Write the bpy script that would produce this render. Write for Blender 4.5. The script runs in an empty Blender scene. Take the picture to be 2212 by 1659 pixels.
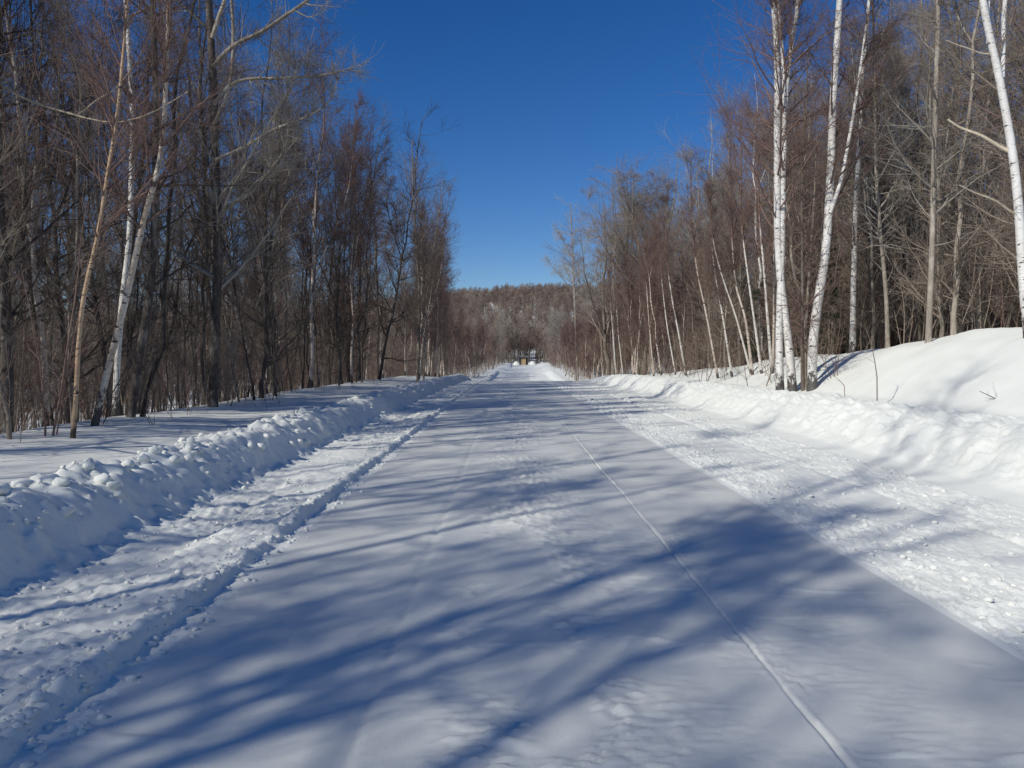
import bpy, math, random
import numpy as np
from mathutils import Vector, Euler

# ------------------------------------------------------------------ camera, sky, sun
scene = bpy.context.scene
COL = scene.collection
F = 1662.0                      # focal length in pixels of a 2212 px wide picture
CAM_H = 1.5
HX, HY = 1098.0, 774.0          # where the road's direction vanishes
cam_d = bpy.data.cameras.new('camera')
cam_d.sensor_width = 36.0
cam_d.lens = 36.0 * F / 2212.0
cam_d.clip_start = 0.05
cam_d.clip_end = 6000.0
cam = bpy.data.objects.new('camera', cam_d)
COL.objects.link(cam)
cam.location = (0, 0, CAM_H)
cam.rotation_euler = Euler((math.radians(90) - math.atan((829.5 - HY) / F), 0,
                            -math.atan((1106 - HX) / F)), 'XYZ')
scene.camera = cam

SUN_EL = math.radians(34)
LIGHT_DIR = Vector((0.72, 0.69, 0)).normalized()      # the way shadows run on the ground
world = bpy.data.worlds.new('World')
scene.world = world
world.use_nodes = True
wn = world.node_tree
bg = wn.nodes['Background']
sky = wn.nodes.new('ShaderNodeTexSky')
sky.sky_type = 'NISHITA'
sky.sun_disc = False
sky.sun_elevation = SUN_EL
sky.sun_rotation = math.atan2(-LIGHT_DIR.x, -LIGHT_DIR.y)
sky.altitude = 600
sky.air_density = 1.0
sky.dust_density = 0.15
sky.ozone_density = 4.0
hs = wn.nodes.new('ShaderNodeHueSaturation')
hs.inputs['Hue'].default_value = .509
hs.inputs['Saturation'].default_value = 1.31
wn.links.new(sky.outputs[0], hs.inputs['Color'])
tint = wn.nodes.new('ShaderNodeMixRGB')          # white balance of the clear winter air
tint.blend_type = 'MULTIPLY'
tint.inputs[0].default_value = 1.0
tint.inputs[2].default_value = (1.0, 1.0, 1.07, 1.0)
wn.links.new(hs.outputs[0], tint.inputs[1])
wn.links.new(tint.outputs[0], bg.inputs[0])
bg.inputs[1].default_value = 0.081

sun_d = bpy.data.lights.new('sun', 'SUN')
sun_d.energy = 3.5
sun_d.angle = math.radians(0.55)
sun_d.color = (1.0, 0.965, 0.885)
sun = bpy.data.objects.new('sun', sun_d)
COL.objects.link(sun)
ld = Vector((LIGHT_DIR.x * math.cos(SUN_EL), LIGHT_DIR.y * math.cos(SUN_EL), -math.sin(SUN_EL)))
sun.rotation_euler = ld.to_track_quat('-Z', 'Y').to_euler()
sun.location = (-20, -20, 30)

vs = scene.view_settings
vs.view_transform = 'Standard'
vs.look = 'None'
vs.exposure = 0.0
vs.gamma = 1.0
vs.use_curve_mapping = False
cy = scene.cycles
cy.max_bounces = 4
cy.diffuse_bounces = 2
cy.glossy_bounces = 2
cy.transmission_bounces = 2
cy.use_denoising = True
cy.denoiser = 'OPENIMAGEDENOISE'
cy.denoising_input_passes = 'RGB_ALBEDO_NORMAL'
cy.denoising_prefilter = 'NONE'

# ------------------------------------------------------------------ noise
rng = np.random.default_rng(11)


def h2(ix, iy, seed):
    h = (ix.astype(np.int64) * 374761393 + iy.astype(np.int64) * 668265263 + seed * 974634777) & 0xFFFFFFFF
    h = ((h ^ (h >> 13)) * 1274126177) & 0xFFFFFFFF
    h = ((h ^ (h >> 16)) * 2246822519) & 0xFFFFFFFF
    return ((h ^ (h >> 15)) & 0xFFFFFF) / float(0xFFFFFF)


def vnoise(x, y, seed=0):
    ix, iy = np.floor(x), np.floor(y)
    fx, fy = x - ix, y - iy
    fx, fy = fx * fx * fx * (fx * (fx * 6 - 15) + 10), fy * fy * fy * (fy * (fy * 6 - 15) + 10)
    a, b = h2(ix, iy, seed), h2(ix + 1, iy, seed)
    c, d = h2(ix, iy + 1, seed), h2(ix + 1, iy + 1, seed)
    return (a + (b - a) * fx) * (1 - fy) + (c + (d - c) * fx) * fy - 0.5


def fbm(x, y, seed=0, octs=4, gain=0.5):
    s, a, f = 0, 1.0, 1.0
    for o in range(octs):
        s = s + a * vnoise(x * f + o * 17.3, y * f - o * 9.1, seed + o)
        a *= gain
        f *= 2.03
    return s


def lumps(x, y, cell, seed, fill=0.6, rmin=0.25, rmax=0.62):
    """rounded clods: the highest dome over each point, domes scattered one to a cell"""
    ix, iy = np.floor(x / cell), np.floor(y / cell)
    out = np.zeros_like(x)
    for ox in (-1, 0, 1):
        for oy in (-1, 0, 1):
            jx, jy = ix + ox, iy + oy
            r = (rmin + (rmax - rmin) * h2(jx, jy, seed + 5) ** 2) * cell
            r = np.where(h2(jx, jy, seed + 9) < fill, r, 1e-6)
            cx = (jx + 0.15 + 0.7 * h2(jx, jy, seed + 1)) * cell
            cyy = (jy + 0.15 + 0.7 * h2(jx, jy, seed + 2)) * cell
            sq = 0.7 + 0.6 * h2(jx, jy, seed + 3)
            d2 = ((x - cx) ** 2 * sq + (y - cyy) ** 2 / sq) / (r * r)
            out = np.maximum(out, np.sqrt(np.clip(1 - d2, 0, 1)) * r)
    return out


def slabs(x, y, cell, seed, fill=.6, rmin=.3, rmax=.6):
    """broken, tilted blocks, one to a cell"""
    ix, iy = np.floor(x / cell), np.floor(y / cell)
    out = np.zeros_like(x)
    for ox in (-1, 0, 1):
        for oy in (-1, 0, 1):
            jx, jy = ix + ox, iy + oy
            r = (rmin + (rmax - rmin) * h2(jx, jy, seed + 5) ** 1.6) * cell
            on = h2(jx, jy, seed + 9) < fill
            a = h2(jx, jy, seed + 4) * 6.283
            dx = x - (jx + .15 + .7 * h2(jx, jy, seed + 1)) * cell
            dy = y - (jy + .15 + .7 * h2(jx, jy, seed + 2)) * cell
            u = (dx * np.cos(a) + dy * np.sin(a)) / r
            v = (-dx * np.sin(a) + dy * np.cos(a)) / (r * (.6 + .7 * h2(jx, jy, seed + 3)))
            d = (np.abs(u) ** 3 + np.abs(v) ** 3) ** (1 / 3.0)
            edge = np.clip((1 - d) * 2.6, 0, 1) ** .7
            hgt = r * (.55 + .55 * u * (h2(jx, jy, seed + 6) - .5) * 2 + .4 * v * (h2(jx, jy, seed + 7) - .5) * 2)
            out = np.maximum(out, np.where(on, edge * hgt, 0))
    return out


def sstep(a, b, x):
    t = np.clip((x - a) / (b - a), 0, 1)
    return t * t * (3 - 2 * t)


# ------------------------------------------------------------------ the lie of the land
_ty = np.linspace(-300, 1600, 19001)
_tz = np.interp(_ty, [-300, 0, 35, 57, 66, 80, 98, 140, 250, 330, 1600],
                [0, 0, 0, -.16, -.5, -2.0, -2.1, -1.55, -.72, -.2, 0])
_tz = np.convolve(np.pad(_tz, 40, mode='edge'), np.hanning(81) / np.hanning(81).sum(), 'valid')
_px = np.linspace(-500, 500, 100001)
_pk = [(-500, -5), (-80, -4.0), (-40, -2.6), (-20, -1.6), (-12, -.45), (-9, .08), (-7.3, .37), (-6.2, .35), (-4.75, .27), (-4.35, .31),
       (-4.02, .42), (-3.76, .49), (-3.52, .45), (-3.32, .28), (-3.16, .09), (-3.06, .02), (-2.9, .0), (5.25, .0), (5.68, .03), (5.9, .12),
       (6.25, .40), (6.6, .58), (6.95, .64), (7.4, .57), (7.8, .52), (9.5, .55), (14, .5), (30, .6), (60, 1.0), (500, 6)]
_pz = np.interp(_px, [k[0] for k in _pk], [k[1] for k in _pk])
_k = np.hanning(13) / np.hanning(13).sum()
_pz = np.convolve(np.pad(_pz, 6, mode='edge'), _k, 'valid')


def zroad(Y):
    return np.interp(Y, _ty, _tz)


def shift(Y):
    return 4.2 * np.clip((np.asarray(Y, float) - 55) / 195, 0, 3) ** 1.5


def land(X, Y):
    """smooth ground height without the crumbs"""
    X, Y = np.asarray(X, float), np.asarray(Y, float)
    xp = X - shift(Y)
    z = np.interp(xp, _px, _pz)
    bank = ((xp > 5.3) & (xp < 60)) | ((xp < -3.0) & (xp > -4.8))
    # the mound beside the road
    m = np.interp(Y, [-60, 8, 19, 24, 30, 38, 47, 56], [1.0, 1.0, 1.0, .82, .60, .38, .18, 0.0])
    wob = 0.5 * vnoise(X * .18, Y * .18, 3)
    prof = np.interp(xp + wob, [7.6, 8.1, 9.0, 10.0, 10.9, 12.0, 15, 24, 60], [0, .10, .62, 1.22, 1.55, 1.58, 1.3, 1.1, 1.4])
    z = z + m * prof
    z = z + sstep(7.8, 9.5, xp) * (0.22 * vnoise(X * .35, Y * .35, 8) + .10 * vnoise(X * .9, Y * .8, 18)) + sstep(-4.8, -6, xp) * 0.12 * vnoise(X * .4, Y * .3, 9)
    # the ploughed bank thins out at the crest of the road
    dip = np.exp(-((Y - 62) / 10.0) ** 2)
    z = np.where((xp > 5.3) & (xp < 12), z * (1 - .75 * dip), z)
    return z + zroad(Y)


def detail(X, Y):
    """height of the crumbly, ploughed and pressed snow on top of land()"""
    xp = X - shift(Y)
    near = np.clip(1.25 - Y / 90.0, 0.35, 1)
    d = np.zeros_like(X)
    # --- smooth pressed lane
    lane = sstep(-1.86, -1.80, xp) * (1 - sstep(2.56, 2.62, xp))
    d += lane * 0.010 * fbm(X * .9, Y * .35, 21, 3)
    strip = np.exp(-((xp - .2 - .3 * vnoise(X * 0, Y * .3, 4)) / .5) ** 2)
    patch = sstep(-.16, .12, fbm(X * 1.6, Y * .8, 31, 3)) * (strip + .35 * np.exp(-((xp - 1.45) / .4) ** 2))
    d += lane * patch * (0.034 * np.abs(fbm(X * 10, Y * 19, 33, 4, .6)) + .58 * slabs(X, Y * 1.8, .085, 35, .5) + .42 * lumps(X, Y * 1.8, .045, 36, .55))
    # wind scratches running across
    sc = np.abs(vnoise(X * 2.0, Y * 13 + 2.0 * vnoise(X * 1.3, Y * 1.0, 41), 40))
    d += lane * 0.011 * (1 - sstep(0, .05, sc)) * sstep(.05, .3, vnoise(X * 1.2, Y * 2.2, 43))
    # narrow track down the lane
    tx = xp - 1.27 - .02 * vnoise(X * 0, Y * .7, 51) - .012 * vnoise(X * 0, Y * 5.0, 52)
    rag = (.6 + .9 * vnoise(X * 3, Y * 9, 53)) * (.25 + .9 * sstep(-.25, .2, vnoise(X * 0, Y * 2.3, 54) + .5 * vnoise(X * 0, Y * 7.1, 154)))
    d += -0.014 * np.exp(-((tx + .012) / .009) ** 2) * (.3 + rag) + 0.004 * np.exp(-((tx - .016) / .013) ** 2) * rag
    d += np.exp(-((tx - .02) / .028) ** 2) * .17 * slabs(X, Y, .05, 55, .55)
    d += -0.011 * np.exp(-((xp + .62) / .018) ** 2)
    # --- chewed strip by the shaded bank, with its ragged little ridge
    ridge = -1.93 + .03 * vnoise(X * 0, Y * .5, 61) + .035 * vnoise(X * 0, Y * 4.3, 62)
    rr = xp - ridge
    left = sstep(-3.25, -3.0, xp) * (1 - sstep(-.02, .07, rr))
    d += left * (0.03 + 0.035 * fbm(X * 2.2, Y * 1.1, 63, 4) - .05 * np.exp(-((xp + 2.62) / .16) ** 2) * sstep(-.1, .15, vnoise(X, Y * .45, 64)))
    cl = sstep(-.12, .22, fbm(X * 1.1, Y * .7, 65, 2) + .10)
    d += left * (.5 * slabs(X, Y, .12, 66, .4) * cl + .85 * slabs(X, Y, .055, 67, .5) * (.4 + .6 * cl) + .7 * lumps(X, Y, .035, 69, .6) * (.3 + .7 * cl) + .016 * fbm(X * 12, Y * 12, 68, 3))
    d += (0.034 + .03 * vnoise(X * 2, Y * 2.3, 70)) * np.exp(-(np.where(rr > 0, rr / .040, rr / .085)) ** 2) * (1 + .9 * fbm(X * 9, Y * 9, 71, 3))
    d += np.exp(-(rr / .075) ** 2) * .6 * slabs(X, Y, .085, 72, .7)
    d += np.exp(-((rr - .12) / .10) ** 2) * .6 * slabs(X, Y, .05, 73, .3)
    # --- shaded bank: blocks heaped up, thrown crest
    bl = sstep(-4.35, -3.95, xp) * (1 - sstep(-3.12, -2.95, xp))
    cr = np.exp(-((xp + 3.78) / .25) ** 2)
    g = 1 + .5 * vnoise(X * .8, Y * .55, 80)
    d += bl * ((.5 + .4 * cr) * slabs(X + .06 * vnoise(X * 5, Y * 5, 81), Y, .30, 82, .6) * g * .42 + .55 * slabs(X, Y, .15, 83, .55) + .4 * lumps(X, Y, .07, 183, .5)
               + .045 * fbm(X * 2.0, Y * 1.3, 84, 3) + .05 * fbm(X * 7, Y * 6, 85, 4, .6))
    d += cr * (.05 * fbm(X * 1.5, Y * .9, 86, 3) + .6 * slabs(X, Y, .16, 87, .45))
    lf = sstep(-3.9, -4.5, xp)
    d += lf * .02 * fbm(X * 1.3, Y * 1.3, 88, 4)
    # --- chewed lanes by the sunlit bank
    e0 = 2.61 + .012 * vnoise(X * 0, Y * 4, 90) + .05 * np.abs(vnoise(X * 0, Y * 14, 89)) * (vnoise(X * 0, Y * 37, 189) + .5)
    rt = sstep(0, .015, xp - e0) * (1 - sstep(5.05, 5.25, xp))
    mid = sstep(3.30, 3.5, xp) * (1 - sstep(4.10, 4.2, xp))
    rough = 1 - .62 * mid * (.6 + .6 * sstep(-.15, .2, vnoise(X * .8, Y * .5, 91)))
    far = 1 + np.clip((Y - 8) / 14, 0, 1.6)              # coarser crumbs where the mesh is coarser
    d += rt * (.004 + .03 * fbm(X * 1.5, Y * .8, 92, 3) * sstep(0, .5, xp - e0)) * (1 - .55 * mid)
    d += rt * rough * (.50 * slabs(X, Y * 1.1, .13, 93, .3) + .66 * slabs(X, Y * 1.15, .065, 94, .75) + .60 * lumps(X, Y, .04, 194, .9)
                       + .028 * far * np.abs(fbm(X * 7, Y * 6, 95, 4, .6)) - .020)
    d += -.03 * np.exp(-((xp - 4.17) / .05) ** 2)
    # smooth runner strip at the bank's foot
    run = sstep(5.1, 5.22, xp) * (1 - sstep(5.6, 5.75, xp))
    d += run * (-.02 + .004 * fbm(X * 4, Y * 2, 96, 3))
    # --- sunlit bank: scalloped waves thrown by the plough
    br = sstep(5.65, 6.0, xp) * (1 - sstep(7.3, 7.9, xp))
    w = X * 1.2 + .5 * vnoise(X * 1.2, Y * .7, 97)
    ph = (Y * 1.05 - X * 1.0 + .9 * vnoise(X * .7, Y * .5, 98)) / .75
    sc1 = np.abs(ph - np.floor(ph) - .5) * 2
    d += br * (.055 * (sc1 ** .7 - .5) * (.4 + 1.1 * (vnoise(X * .9, Y * .6, 99) + .5)) + .055 * fbm(X * 1.7, Y * 1.2, 100, 3) + .055 * fbm(X * 6, Y * 5, 101, 4, .6)
               + .45 * slabs(X + w * .02, Y, .24, 102, .45) + .55 * slabs(X, Y, .11, 105, .4) + .35 * lumps(X, Y, .07, 106, .5))
    d += np.exp(-((xp - 6.0) / .3) ** 2) * .4 * lumps(X, Y, .10, 103, .4)
    d += sstep(7.3, 8, xp) * (.035 * fbm(X * 1.3, Y * 1.0, 104, 5, .55))
    return d * near


# ------------------------------------------------------------------ material helpers
def new_mat(name):
    m = bpy.data.materials.new(name)
    m.use_nodes = True
    nt = m.node_tree
    return m, nt, nt.nodes['Principled BSDF']


def N(nt, t, **kw):
    n = nt.nodes.new(t)
    for k, v in kw.items():
        setattr(n, k, v)
    return n


def ramp(nt, stops):
    n = nt.nodes.new('ShaderNodeValToRGB')
    cr = n.color_ramp
    while len(cr.elements) < len(stops):
        cr.elements.new(.5)
    for e, (p, c) in zip(cr.elements, stops):
        e.position = p
        e.color = (*c, 1) if len(c) == 3 else c
    return n


def noise_tex(nt, vec, scale, detail_=3, rough=.55):
    n = N(nt, 'ShaderNodeTexNoise')
    n.inputs['Scale'].default_value = scale
    n.inputs['Detail'].default_value = detail_
    n.inputs['Roughness'].default_value = rough
    nt.links.new(vec, n.inputs['Vector'])
    return n


def mapped(nt, scale, coord='Object'):
    tc = N(nt, 'ShaderNodeTexCoord')
    mp = N(nt, 'ShaderNodeMapping')
    mp.inputs['Scale'].default_value = scale
    nt.links.new(tc.outputs[coord], mp.inputs['Vector'])
    return mp.outputs['Vector']


def snow_mat(name, grain=1.0, tone=1.0, rough_diffuse=0.0):
    m, nt, b = new_mat(name)
    v = mapped(nt, (1, 1, 1))
    n1 = noise_tex(nt, v, 1.1, 4)
    r = ramp(nt, [(.3, tuple(tone * k for k in (.845, .85, .775))), (.7, tuple(tone * k for k in (.915, .92, .842)))])
    nt.links.new(n1.outputs[0], r.inputs[0])
    nt.links.new(r.outputs[0], b.inputs['Base Color'])
    b.inputs['Roughness'].default_value = .62
    if 'Diffuse Roughness' in b.inputs:
        b.inputs['Diffuse Roughness'].default_value = rough_diffuse
    b.inputs['Specular IOR Level'].default_value = .22
    n2 = noise_tex(nt, v, 60, 3, .7)
    n3 = noise_tex(nt, v, 170, 2, .6)
    a = N(nt, 'ShaderNodeMath', operation='ADD')
    nt.links.new(n2.outputs[0], a.inputs[0])
    nt.links.new(n3.outputs[0], a.inputs[1])
    bp = N(nt, 'ShaderNodeBump')
    bp.inputs['Strength'].default_value = .35 * grain
    bp.inputs['Distance'].default_value = .006
    nt.links.new(a.outputs[0], bp.inputs['Height'])
    nt.links.new(bp.outputs[0], b.inputs['Normal'])
    return m


def bark_mat(name, c0, c1, lichen=None, zs=3.0, rough=.85):
    m, nt, b = new_mat(name)
    v = mapped(nt, (1, 1, .25))
    n1 = noise_tex(nt, v, 22, 5, .65)
    oi = N(nt, 'ShaderNodeObjectInfo')
    r = ramp(nt, [(.3, c0), (.7, c1)])
    nt.links.new(n1.outputs[0], r.inputs[0])
    out = r.outputs[0]
    if lichen:
        n2 = noise_tex(nt, mapped(nt, (1, 1, .5)), 3.5, 4, .6)
        r2 = ramp(nt, [(.52, (0, 0, 0)), (.66, (1, 1, 1))])
        nt.links.new(n2.outputs[0], r2.inputs[0])
        mx = N(nt, 'ShaderNodeMixRGB')
        mx.inputs[2].default_value = (*lichen, 1)
        nt.links.new(r2.outputs[0], mx.inputs[0])
        nt.links.new(out, mx.inputs[1])
        out = mx.outputs[0]
    hv = N(nt, 'ShaderNodeHueSaturation')
    mr = N(nt, 'ShaderNodeMapRange')
    mr.inputs[3].default_value = .72
    mr.inputs[4].default_value = 1.3
    nt.links.new(oi.outputs['Random'], mr.inputs[0])
    nt.links.new(mr.outputs[0], hv.inputs['Value'])
    nt.links.new(out, hv.inputs['Color'])
    nt.links.new(hv.outputs[0], b.inputs['Base Color'])
    b.inputs['Roughness'].default_value = rough
    b.inputs['Specular IOR Level'].default_value = .25
    bp = N(nt, 'ShaderNodeBump')
    bp.inputs['Strength'].default_value = .6
    bp.inputs['Distance'].default_value = .02
    nt.links.new(n1.outputs[0], bp.inputs['Height'])
    nt.links.new(bp.outputs[0], b.inputs['Normal'])
    return m


def birch_mat(name, paper0, paper1, dark=(.035, .028, .025), marks=.60, base_dark=1.2, top=None):
    m, nt, b = new_mat(name)
    v = mapped(nt, (1, 1, 1))
    # paper tone
    n0 = noise_tex(nt, mapped(nt, (1, 1, .35)), 4, 4, .6)
    r0 = ramp(nt, [(.35, paper0), (.68, paper1)])
    nt.links.new(n0.outputs[0], r0.inputs[0])
    # thin lenticels running round the stem
    n1 = noise_tex(nt, mapped(nt, (3.0, 3.0, 46)), 2.2, 3, .6)
    r1 = ramp(nt, [(marks, (0, 0, 0)), (marks + .05, (1, 1, 1))])
    nt.links.new(n1.outputs[0], r1.inputs[0])
    # larger chevron scars
    n2 = noise_tex(nt, mapped(nt, (3.5, 3.5, 8)), 1.7, 4, .62)
    r2 = ramp(nt, [(.60, (0, 0, 0)), (.635, (1, 1, 1))])
    nt.links.new(n2.outputs[0], r2.inputs[0])
    # rough dark foot of the tree
    sp = N(nt, 'ShaderNodeSeparateXYZ')
    nt.links.new(v, sp.inputs[0])
    n3 = noise_tex(nt, mapped(nt, (1, 1, .5)), 9, 4, .7)
    mr = N(nt, 'ShaderNodeMapRange')
    mr.inputs[1].default_value = 0
    mr.inputs[2].default_value = base_dark
    mr.inputs[3].default_value = .30
    mr.inputs[4].default_value = -.25
    nt.links.new(sp.outputs[2], mr.inputs[0])
    ad = N(nt, 'ShaderNodeMath', operation='ADD')
    nt.links.new(mr.outputs[0], ad.inputs[0])
    nt.links.new(n3.outputs[0], ad.inputs[1])
    r3 = ramp(nt, [(.58, (0, 0, 0)), (.66, (1, 1, 1))])
    nt.links.new(ad.outputs[0], r3.inputs[0])
    out = r0.outputs[0]
    for rr, amt in ((r1, .75), (r2, .95), (r3, .9)):
        ml = N(nt, 'ShaderNodeMath', operation='MULTIPLY')
        ml.inputs[1].default_value = amt
        nt.links.new(rr.outputs[0], ml.inputs[0])
        mx = N(nt, 'ShaderNodeMixRGB')
        mx.inputs[2].default_value = (*dark, 1)
        nt.links.new(ml.outputs[0], mx.inputs[0])
        nt.links.new(out, mx.inputs[1])
        out = mx.outputs[0]
    if top:
        # thin upper stems keep the red-brown skin of young wood
        mt = N(nt, 'ShaderNodeMapRange')
        mt.inputs[1].default_value, mt.inputs[2].default_value = top
        nt.links.new(sp.outputs[2], mt.inputs[0])
        a2 = N(nt, 'ShaderNodeMath', operation='ADD')
        nt.links.new(mt.outputs[0], a2.inputs[0])
        nt.links.new(n0.outputs[0], a2.inputs[1])
        rt = ramp(nt, [(.85, (0, 0, 0)), (1.0, (1, 1, 1))])
        nt.links.new(a2.outputs[0], rt.inputs[0])
        mx = N(nt, 'ShaderNodeMixRGB')
        mx.inputs[2].default_value = (.17, .105, .08, 1)
        nt.links.new(rt.outputs[0], mx.inputs[0])
        nt.links.new(out, mx.inputs[1])
        out = mx.outputs[0]
    nt.links.new(out, b.inputs['Base Color'])
    b.inputs['Roughness'].default_value = .6
    b.inputs['Specular IOR Level'].default_value = .3
    bp = N(nt, 'ShaderNodeBump')
    bp.inputs['Strength'].default_value = .35
    bp.inputs['Distance'].default_value = .01
    nt.links.new(n1.outputs[0], bp.inputs['Height'])
    nt.links.new(bp.outputs[0], b.inputs['Normal'])
    return m


def plain_mat(name, c0, c1, scale=8, rough=.8, stretch=(1, 1, 1)):
    m, nt, b = new_mat(name)
    n1 = noise_tex(nt, mapped(nt, stretch), scale, 4, .6)
    r = ramp(nt, [(.3, c0), (.7, c1)])
    nt.links.new(n1.outputs[0], r.inputs[0])
    nt.links.new(r.outputs[0], b.inputs['Base Color'])
    b.inputs['Roughness'].default_value = rough
    b.inputs['Specular IOR Level'].default_value = .25
    return m


M = dict(
    snow=snow_mat('pressed_snow', .5, .86),
    snow_rough=snow_mat('broken_snow', 1.0, .94, .3),
    snow_soft=snow_mat('untouched_snow', .4, .95, .2),
    birch=birch_mat('white_birch_bark', (.66, .62, .56), (.82, .80, .76)),
    birch_young=birch_mat('young_birch_bark', (.50, .40, .32), (.74, .66, .57), marks=.58, base_dark=.8, top=(3.2, 7.5)),
    birch_row=birch_mat('slim_birch_bark', (.60, .55, .48), (.80, .77, .71), marks=.58, base_dark=.9, top=(3.4, 7.0)),
    birch_gold=birch_mat('golden_birch_bark', (.40, .26, .15), (.58, .42, .28), marks=.60, base_dark=.6),
    birch_tan=birch_mat('peeling_birch_bark', (.46, .36, .26), (.70, .64, .56), marks=.60, base_dark=1.6),
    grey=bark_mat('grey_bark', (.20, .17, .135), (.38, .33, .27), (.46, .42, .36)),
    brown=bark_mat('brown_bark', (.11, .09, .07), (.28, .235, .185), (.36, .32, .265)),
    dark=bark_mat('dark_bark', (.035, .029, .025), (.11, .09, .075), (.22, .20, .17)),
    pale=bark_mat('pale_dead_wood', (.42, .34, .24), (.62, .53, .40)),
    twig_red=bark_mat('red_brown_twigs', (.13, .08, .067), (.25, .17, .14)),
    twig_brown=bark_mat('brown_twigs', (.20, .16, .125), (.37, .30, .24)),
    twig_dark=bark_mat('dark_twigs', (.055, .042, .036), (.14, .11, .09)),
    twig_grey=bark_mat('grey_twigs', (.26, .23, .19), (.44, .40, .345)),
    spruce=plain_mat('spruce_needles', (.012, .022, .010), (.04, .06, .022), 14),
    hut=plain_mat('raw_timber', (.36, .25, .14), (.52, .39, .24), 6, .8, (8, 8, 1)),
    hut_dark=plain_mat('dark_timber_and_shade', (.05, .042, .038), (.10, .085, .075), 6, .8, (8, 8, 1)),  # dark timber, also the painted-in shade of the hut's recess
    roof=plain_mat('grey_roofing', (.11, .11, .115), (.19, .19, .20), 5),
    sign=plain_mat('faded_sign_paint', (.30, .33, .42), (.40, .43, .52), 6),
)


def set_props(o, label=None, cat=None, group=None, kind=None):
    if label:
        o['label'] = label
    if cat:
        o['category'] = cat
    if group:
        o['group'] = group
    if kind:
        o['kind'] = kind


# ------------------------------------------------------------------ mesh helpers
def mesh_np(name, verts, quads=None, tris=None, mats=(), midx=None, smooth=True):
    verts = np.asarray(verts, np.float32).reshape(-1, 3)
    me = bpy.data.meshes.new(name)
    loops, starts, totals = [], [], []
    o = 0
    if quads is not None and len(quads):
        q = np.asarray(quads, np.int32).reshape(-1, 4)
        loops.append(q.ravel())
        starts.append(o + np.arange(len(q)) * 4)
        totals.append(np.full(len(q), 4))
        o += q.size
    if tris is not None and len(tris):
        t = np.asarray(tris, np.int32).reshape(-1, 3)
        loops.append(t.ravel())
        starts.append(o + np.arange(len(t)) * 3)
        totals.append(np.full(len(t), 3))
    loops = np.concatenate(loops).astype(np.int32)
    starts = np.concatenate(starts).astype(np.int32)
    totals = np.concatenate(totals).astype(np.int32)
    me.vertices.add(len(verts))
    me.vertices.foreach_set('co', verts.ravel())
    me.loops.add(len(loops))
    me.loops.foreach_set('vertex_index', loops)
    me.polygons.add(len(starts))
    me.polygons.foreach_set('loop_start', starts)
    me.polygons.foreach_set('loop_total', totals)
    for m in mats:
        me.materials.append(m)
    if midx is not None:
        me.polygons.foreach_set('material_index', np.asarray(midx, np.int32))
    me.polygons.foreach_set('use_smooth', np.full(len(starts), smooth))
    me.update(calc_edges=True)
    return me


def add_obj(name, me, parent=None, loc=None):
    o = bpy.data.objects.new(name, me)
    COL.objects.link(o)
    if parent:
        o.parent = parent
    if loc is not None:
        o.location = loc
    return o


class Geo:
    def __init__(self):
        self.v, self.q, self.n = [], [], 0

    def tubes(self, P, R, sides):
        """P (n,k,3) polylines, R (n,k) radii"""
        n, k, _ = P.shape
        if n == 0:
            return
        T = np.empty_like(P)
        T[:, 1:-1] = P[:, 2:] - P[:, :-2]
        T[:, 0] = P[:, 1] - P[:, 0]
        T[:, -1] = P[:, -1] - P[:, -2]
        T /= np.linalg.norm(T, axis=2, keepdims=True) + 1e-9
        mean = P[:, -1] - P[:, 0]
        mean /= np.linalg.norm(mean, axis=1, keepdims=True) + 1e-9
        ref = np.where(np.abs(mean[:, 2:3]) > .8, np.array([[1., 0, 0]]), np.array([[0, 0, 1.]]))[:, None, :]
        U = np.cross(T, np.broadcast_to(ref, T.shape))
        U /= np.linalg.norm(U, axis=2, keepdims=True) + 1e-9
        V = np.cross(T, U)
        a = np.arange(sides) * 2 * np.pi / sides
        ring = U[:, :, None, :] * np.cos(a)[None, None, :, None] + V[:, :, None, :] * np.sin(a)[None, None, :, None]
        vv = P[:, :, None, :] + ring * R[:, :, None, None]
        idx = np.arange(n * k * sides).reshape(n, k, sides) + self.n
        nx = np.roll(idx, -1, axis=2)
        q = np.stack([idx[:, :-1], nx[:, :-1], nx[:, 1:], idx[:, 1:]], axis=-1)
        self.v.append(vv.reshape(-1, 3))
        self.q.append(q.reshape(-1, 4))
        self.n += n * k * sides

    def arrays(self):
        return np.concatenate(self.v), np.concatenate(self.q)

    def mesh(self, name, mat):
        v, q = self.arrays()
        return mesh_np(name, v, quads=q, mats=[mat])


def resample(path, k):
    path = np.asarray(path, float)
    seg = np.r_[0, np.cumsum(np.linalg.norm(np.diff(path, axis=0), axis=1))]
    t = np.linspace(0, seg[-1], k)
    # smooth through the points
    out = np.stack([np.interp(t, seg, path[:, i]) for i in range(path.shape[1])], 1)
    if k > 6:
        for _ in range(2):
            out[1:-1] = out[1:-1] * .5 + (out[2:] + out[:-2]) * .25
    return out


def unit(v):
    return v / (np.linalg.norm(v, axis=-1, keepdims=True) + 1e-9)


def grow(g, base, d, length, k, up=.06, wander=.12):
    P = [base]
    d = unit(d)
    step = (length / k)[:, None]
    for i in range(k):
        d = unit(d + wander * g.normal(size=d.shape) + np.array([0, 0, up]))
        P.append(P[-1] + d * step)
    return np.stack(P, 1)


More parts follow.
